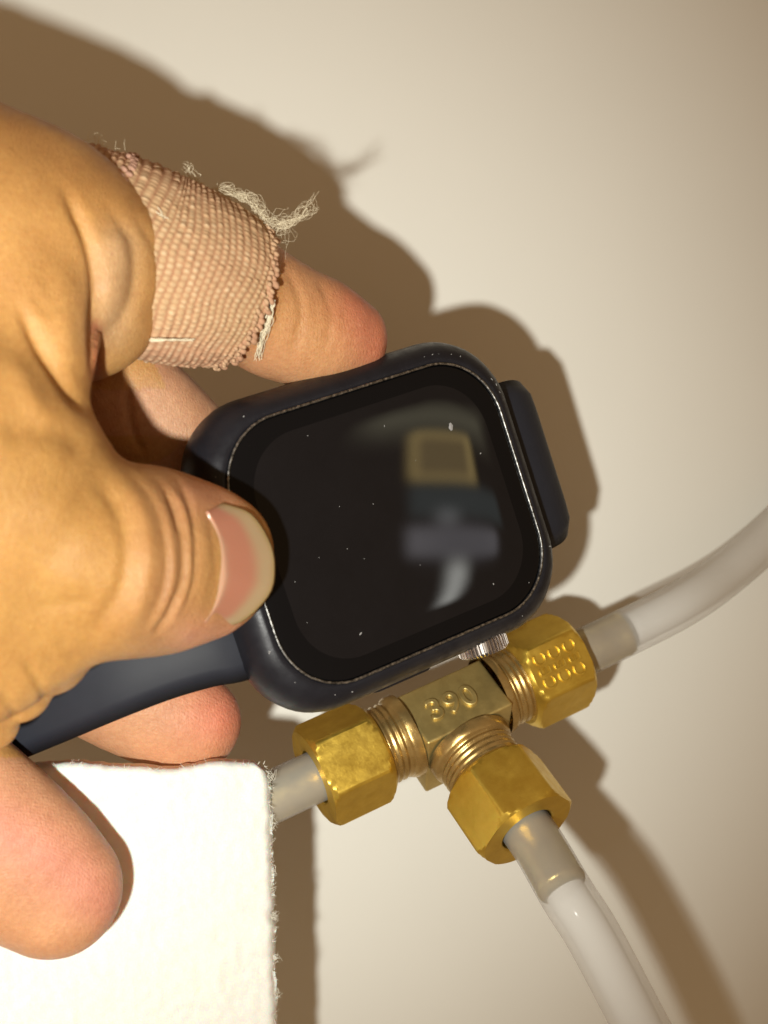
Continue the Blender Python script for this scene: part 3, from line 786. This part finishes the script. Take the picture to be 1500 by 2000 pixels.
# hem beads at the far end, cream selvage at the near end
def hem(name, i, col, size, n, tilt=1.0, da=0, jit=.3, mat=KNIT, elong=1.5, dr=0):
    bm = bmesh.new(); T, W, Nn = band_frame(i)
    for k in range(n):
        a = 2*PI*(k+da)/n; r = RW[i, 3]+.02+dr
        c = Vector(RW[i, :3])+W*math.cos(a)*r+Nn*math.sin(a)*r*.86+T*random.uniform(-.02, .02)*jit
        out = (W*math.cos(a)+Nn*math.sin(a)).normalized(); tg = T.cross(out)
        R3 = Matrix((T, tg, out)).transposed().to_4x4()
        bmesh.ops.create_icosphere(bm, subdivisions=2, radius=size, matrix=Matrix.Translation(c) @ R3 @ Matrix.Rotation(random.uniform(.2, .7), 4, 'Z') @ Matrix.Diagonal((elong*random.uniform(.8, 1.15), .8*random.uniform(.8, 1.2), .8, 1)))
    me = bpy.data.meshes.new(name); bm.to_mesh(me); bm.free(); me.materials.append(mat); me.polygons.foreach_set('use_smooth', [True]*len(me.polygons))
    if mat == KNIT:
        c_ = me.color_attributes.new('tone', 'FLOAT_COLOR', 'POINT'); arr = []
        for v in me.vertices:
            k = .5+.5*noise.noise(v.co*6); arr.append((col[0]*(.85+.3*k), col[1]*(.8+.4*k), col[2]*(.8+.4*k), 1))
        c_.data.foreach_set('color', np.array(arr, np.float32).ravel())
    o = put(obj(name, me), bandage); o['kind'] = 'stuff'; return o
hem('hem_stitches', nR-2, (.47, .27, .17), .043, 84, dr=-.015, jit=2.6, elong=1.3)
hem('hem_stitches', nR-7, (.50, .32, .20), .032, 84, da=.5, dr=.006, jit=2.6, elong=1.2)
hem('hem_stitches', 40, (.46, .27, .20), .034, 110, dr=-.005, jit=2.4)
# frayed threads
def strand_set(name, specs, mat, parent, seg=5):
    V = []; Fc = []
    for pts, r, jig in specs:
        c = catmull(pts, 9); c = [Vector(p) for p in c]
        ph = random.uniform(0, 50)
        c = [p+Vector((noise.noise(p*7+Vector((ph, 0, 0))), noise.noise(p*7+Vector((0, ph, 9))), noise.noise(p*7+Vector((5, 0, ph)))))*jig*min(1, i*.25) for i, p in enumerate(c)]
        tm_ = tube_mesh('t', c, [r*(1-.6*i/len(c)) for i in range(len(c))], None, seg, False)
        off = len(V); V += [v.co.copy() for v in tm_.vertices]; Fc += [tuple(x+off for x in p.vertices) for p in tm_.polygons]; bpy.data.meshes.remove(tm_)
    o = put(obj(name, mesh_from(name, V, Fc, mat)), parent); o['kind'] = 'stuff'; return o
def jp(p, s, z=.1): return (p[0]+random.gauss(0, s), p[1]+random.gauss(0, s), p[2]+random.gauss(0, z))
sp = []
main = [(415, 372, 5.75), (440, 374, 5.78), (466, 382, 5.78), (492, 392, 5.76), (508, 412, 5.74), (524, 434, 5.72), (545, 440, 5.72), (566, 434, 5.76), (588, 420, 5.8), (606, 402, 5.85), (614, 382, 5.9)]
for k in range(52):
    a0 = random.choice((0, 0, 1, 2, 3, 4, 5, 6)); b0 = min(11, a0+random.randint(3, 6)); s_ = 3.5
    seq = [tuple(P(*jp(p, s_+(i*.9), .04))) for i, p in enumerate(main[a0:b0])]
    sp.append((seq, random.uniform(.0022, .0045), .10))
for k in range(26):      # loose loops either side of the tangle
    i = random.randint(0, 6); p = main[i]; q = main[min(10, i+random.randint(1, 3))]; off = random.choice((-1, 1, 1))*random.uniform(6, 22)
    sp.append(([tuple(P(*p)), tuple(P((p[0]+q[0])/2-off*.3, (p[1]+q[1])/2+off, 5.75)), tuple(P(*q))], .0022, .12))
for k in range(14):   # tuft on the upper edge
    b = (385+random.gauss(0, 8), 358, 5.8); sp.append(([tuple(P(*b)), tuple(P(*jp((372, 340, 5.85), 6))), tuple(P(*jp((360, 325, 5.9), 6)))], .0032, .10))
for k in range(16):
    b = (random.uniform(525, 550), random.uniform(425, 470), 5.6); sp.append(([tuple(P(*b)), tuple(P(*jp((b[0]+15, b[1]-5, 5.6), 8))), tuple(P(*jp((b[0]+22, b[1]+random.uniform(-30, 45), 5.6), 10)))], .0022, .06))
for k in range(16):   # frayed strand hanging off the hem
    sp.append(([tuple(P(*jp((533, 590, 6.02), 2.5, .02))), tuple(P(*jp((522, 630, 5.92), 3, .02))), tuple(P(*jp((510, 668, 5.75), 3.5, .03))), tuple(P(*jp((505, 700, 5.62), 4, .03)))], .006, .04))
for k in range(26):   # near selvage wisps
    t = random.random(); b = (165+t*140, 288+t*70+random.gauss(0, 5), 6.15); sp.append(([tuple(P(*b)), tuple(P(*jp((b[0]+3, b[1]-14, 6.2), 7))), tuple(P(*jp((b[0]+6, b[1]-26, 6.2), 9)))], .0035, .05))
strand_set('frayed_threads', sp, CREAM, bandage)
sp = []
for k in range(9):    # cream selvage thread lying along the fold
    sp.append(([tuple(P(*jp((248, 318, 6.35), 3, .02))), tuple(P(*jp((272, 345, 6.48), 3, .02))), tuple(P(*jp((292, 380, 6.62), 3, .02))), tuple(P(*jp((308, 412, 6.74), 3, .02))), tuple(P(*jp((322, 428, 6.78), 3, .02)))], .014, .04))
for k in range(5):    # darned pull across the lower flank
    sp.append(([tuple(P(*jp((295, 664, 6.50), 2, .01))), tuple(P(*jp((325, 662, 6.52), 2, .01))), tuple(P(*jp((352, 665, 6.44), 2, .01))), tuple(P(*jp((378, 664, 6.36), 2, .01)))], .011, .02))
strand_set('pulled_threads', sp, CREAM, bandage)

# ------------------------------------------------------------------ white foam sheet held between the fingers
foam = empty('foam_sheet', 'square white fibrous foam sheet held by the little finger', 'foam sheet', tuple(P(300, 1750, 4.6)))
def foam_z(x, y):
    u = (x-0)/530.
    z = 5.42-1.1*u-.12*(y-1490)/500
    d2 = math.hypot((x-60)/230, (y-1700)/200); z -= .22*math.exp(-d2*d2*1.1)
    return z
def foam_edge(y): return 512+16*min(1, (y-1480)/40)+(y-1520)*.024+4.5*noise.noise(Vector((y*.035, 0, 3)))+2.2*noise.noise(Vector((y*.13, 2, 3)))
def foam_top(x): return 1492-9*math.sin(max(0, x-180)/330*PI*.5)*0-6*noise.noise(Vector((x*.011, 5, 1)))+3*noise.noise(Vector((x*.06, 1, 1)))-8*max(0, (x-380)/130)+8*math.exp(-((x-320)/70)**2)
nx_, ny_ = 190, 190; FV = []; x0 = -330.; y1 = 2350.
xl = lambda y: x0
th_ = .40
def fpt(i, j, side):
    u = i/nx_; v = j/ny_
    # corner rounding
    xr = foam_edge(1480+(y1-1480)*v)-8*max(0, 1-v*40)**2
    x = x0+(xr-x0)*u; yt = foam_top(x)+10*max(0, 1-(1-u)*60)**2; y = yt+(y1-yt)*v
    e = min(min(u, 1-u)*nx_, min(v, 1-v)*ny_)/3.5
    rd = math.sqrt(max(0, 1-(1-min(1, e))**2))
    z = foam_z(x, y); n_ = noise.noise(Vector((x*.02, y*.02, side)))*.02+noise.noise(Vector((x*.06, y*.06, side+4)))*.015
    zz = z-th_/2+(th_/2*rd+n_)*side
    # same sight line for both faces would shear the slab, so keep x and y of the top face
    p = P(x, y, z); sh = .09*(1-min(1, j/8)) if side < 0 else 0
    return (p.x, p.y-sh, zz)
top = [fpt(i, j, 1) for i in range(nx_+1) for j in range(ny_+1)]; bot = [fpt(i, j, -1) for i in range(nx_+1) for j in range(ny_+1)]
n1_ = (nx_+1)*(ny_+1); Fc = grid_faces(nx_+1, ny_+1); Fb = [tuple(x+n1_ for x in f[::-1]) for f in Fc]
rim = [(i, 0) for i in range(nx_)]+[(nx_, j) for j in range(ny_)]+[(i, ny_) for i in range(nx_, 0, -1)]+[(0, j) for j in range(ny_, 0, -1)]
Fr = []
for k in range(len(rim)):
    a_ = rim[k][0]*(ny_+1)+rim[k][1]; b_ = rim[(k+1) % len(rim)][0]*(ny_+1)+rim[(k+1) % len(rim)][1]; Fr.append((a_, b_, b_+n1_, a_+n1_))
fm = mesh_from('foam_slab', top+bot, Fc+Fb+Fr, FOAM); bm = bmesh.new(); bm.from_mesh(fm); bmesh.ops.recalc_face_normals(bm, faces=bm.faces); bm.to_mesh(fm); bm.free()
put(obj('foam_slab', fm), foam)
sp = []
for k in range(260):
    if random.random() < .6:
        y = random.uniform(1490, 2010); x = foam_edge(y)-4; dx, dy = random.uniform(2, 12), random.gauss(0, 6)
    else:
        x = random.uniform(30, 510); y = foam_top(x)+4; dx, dy = random.gauss(0, 6), -random.uniform(2, 8)
    z = foam_z(x, y)-random.uniform(.0, .2)
    sp.append(([tuple(P(x, y, z)), tuple(P(x+dx*.6, y+dy*.6, z)), tuple(P(x+dx, y+dy+random.gauss(0, 2), z))], 0.003, .012))
for yy, n_ in ((1612, 10), (1700, 6), (1790, 16), (1870, 7), (1940, 5), (1515, 8)):
    for k in range(n_):
        x = foam_edge(yy)-3; z = foam_z(x, yy)-.12
        sp.append(([tuple(P(x, yy+random.gauss(0, 4), z)), tuple(P(x+random.uniform(3, 9), yy+random.gauss(0, 5), z)), tuple(P(x+random.uniform(5, 18), yy+random.gauss(0, 8), z))], .003, .03))
strand_set('loose_fibres', sp, FIBRE, foam)
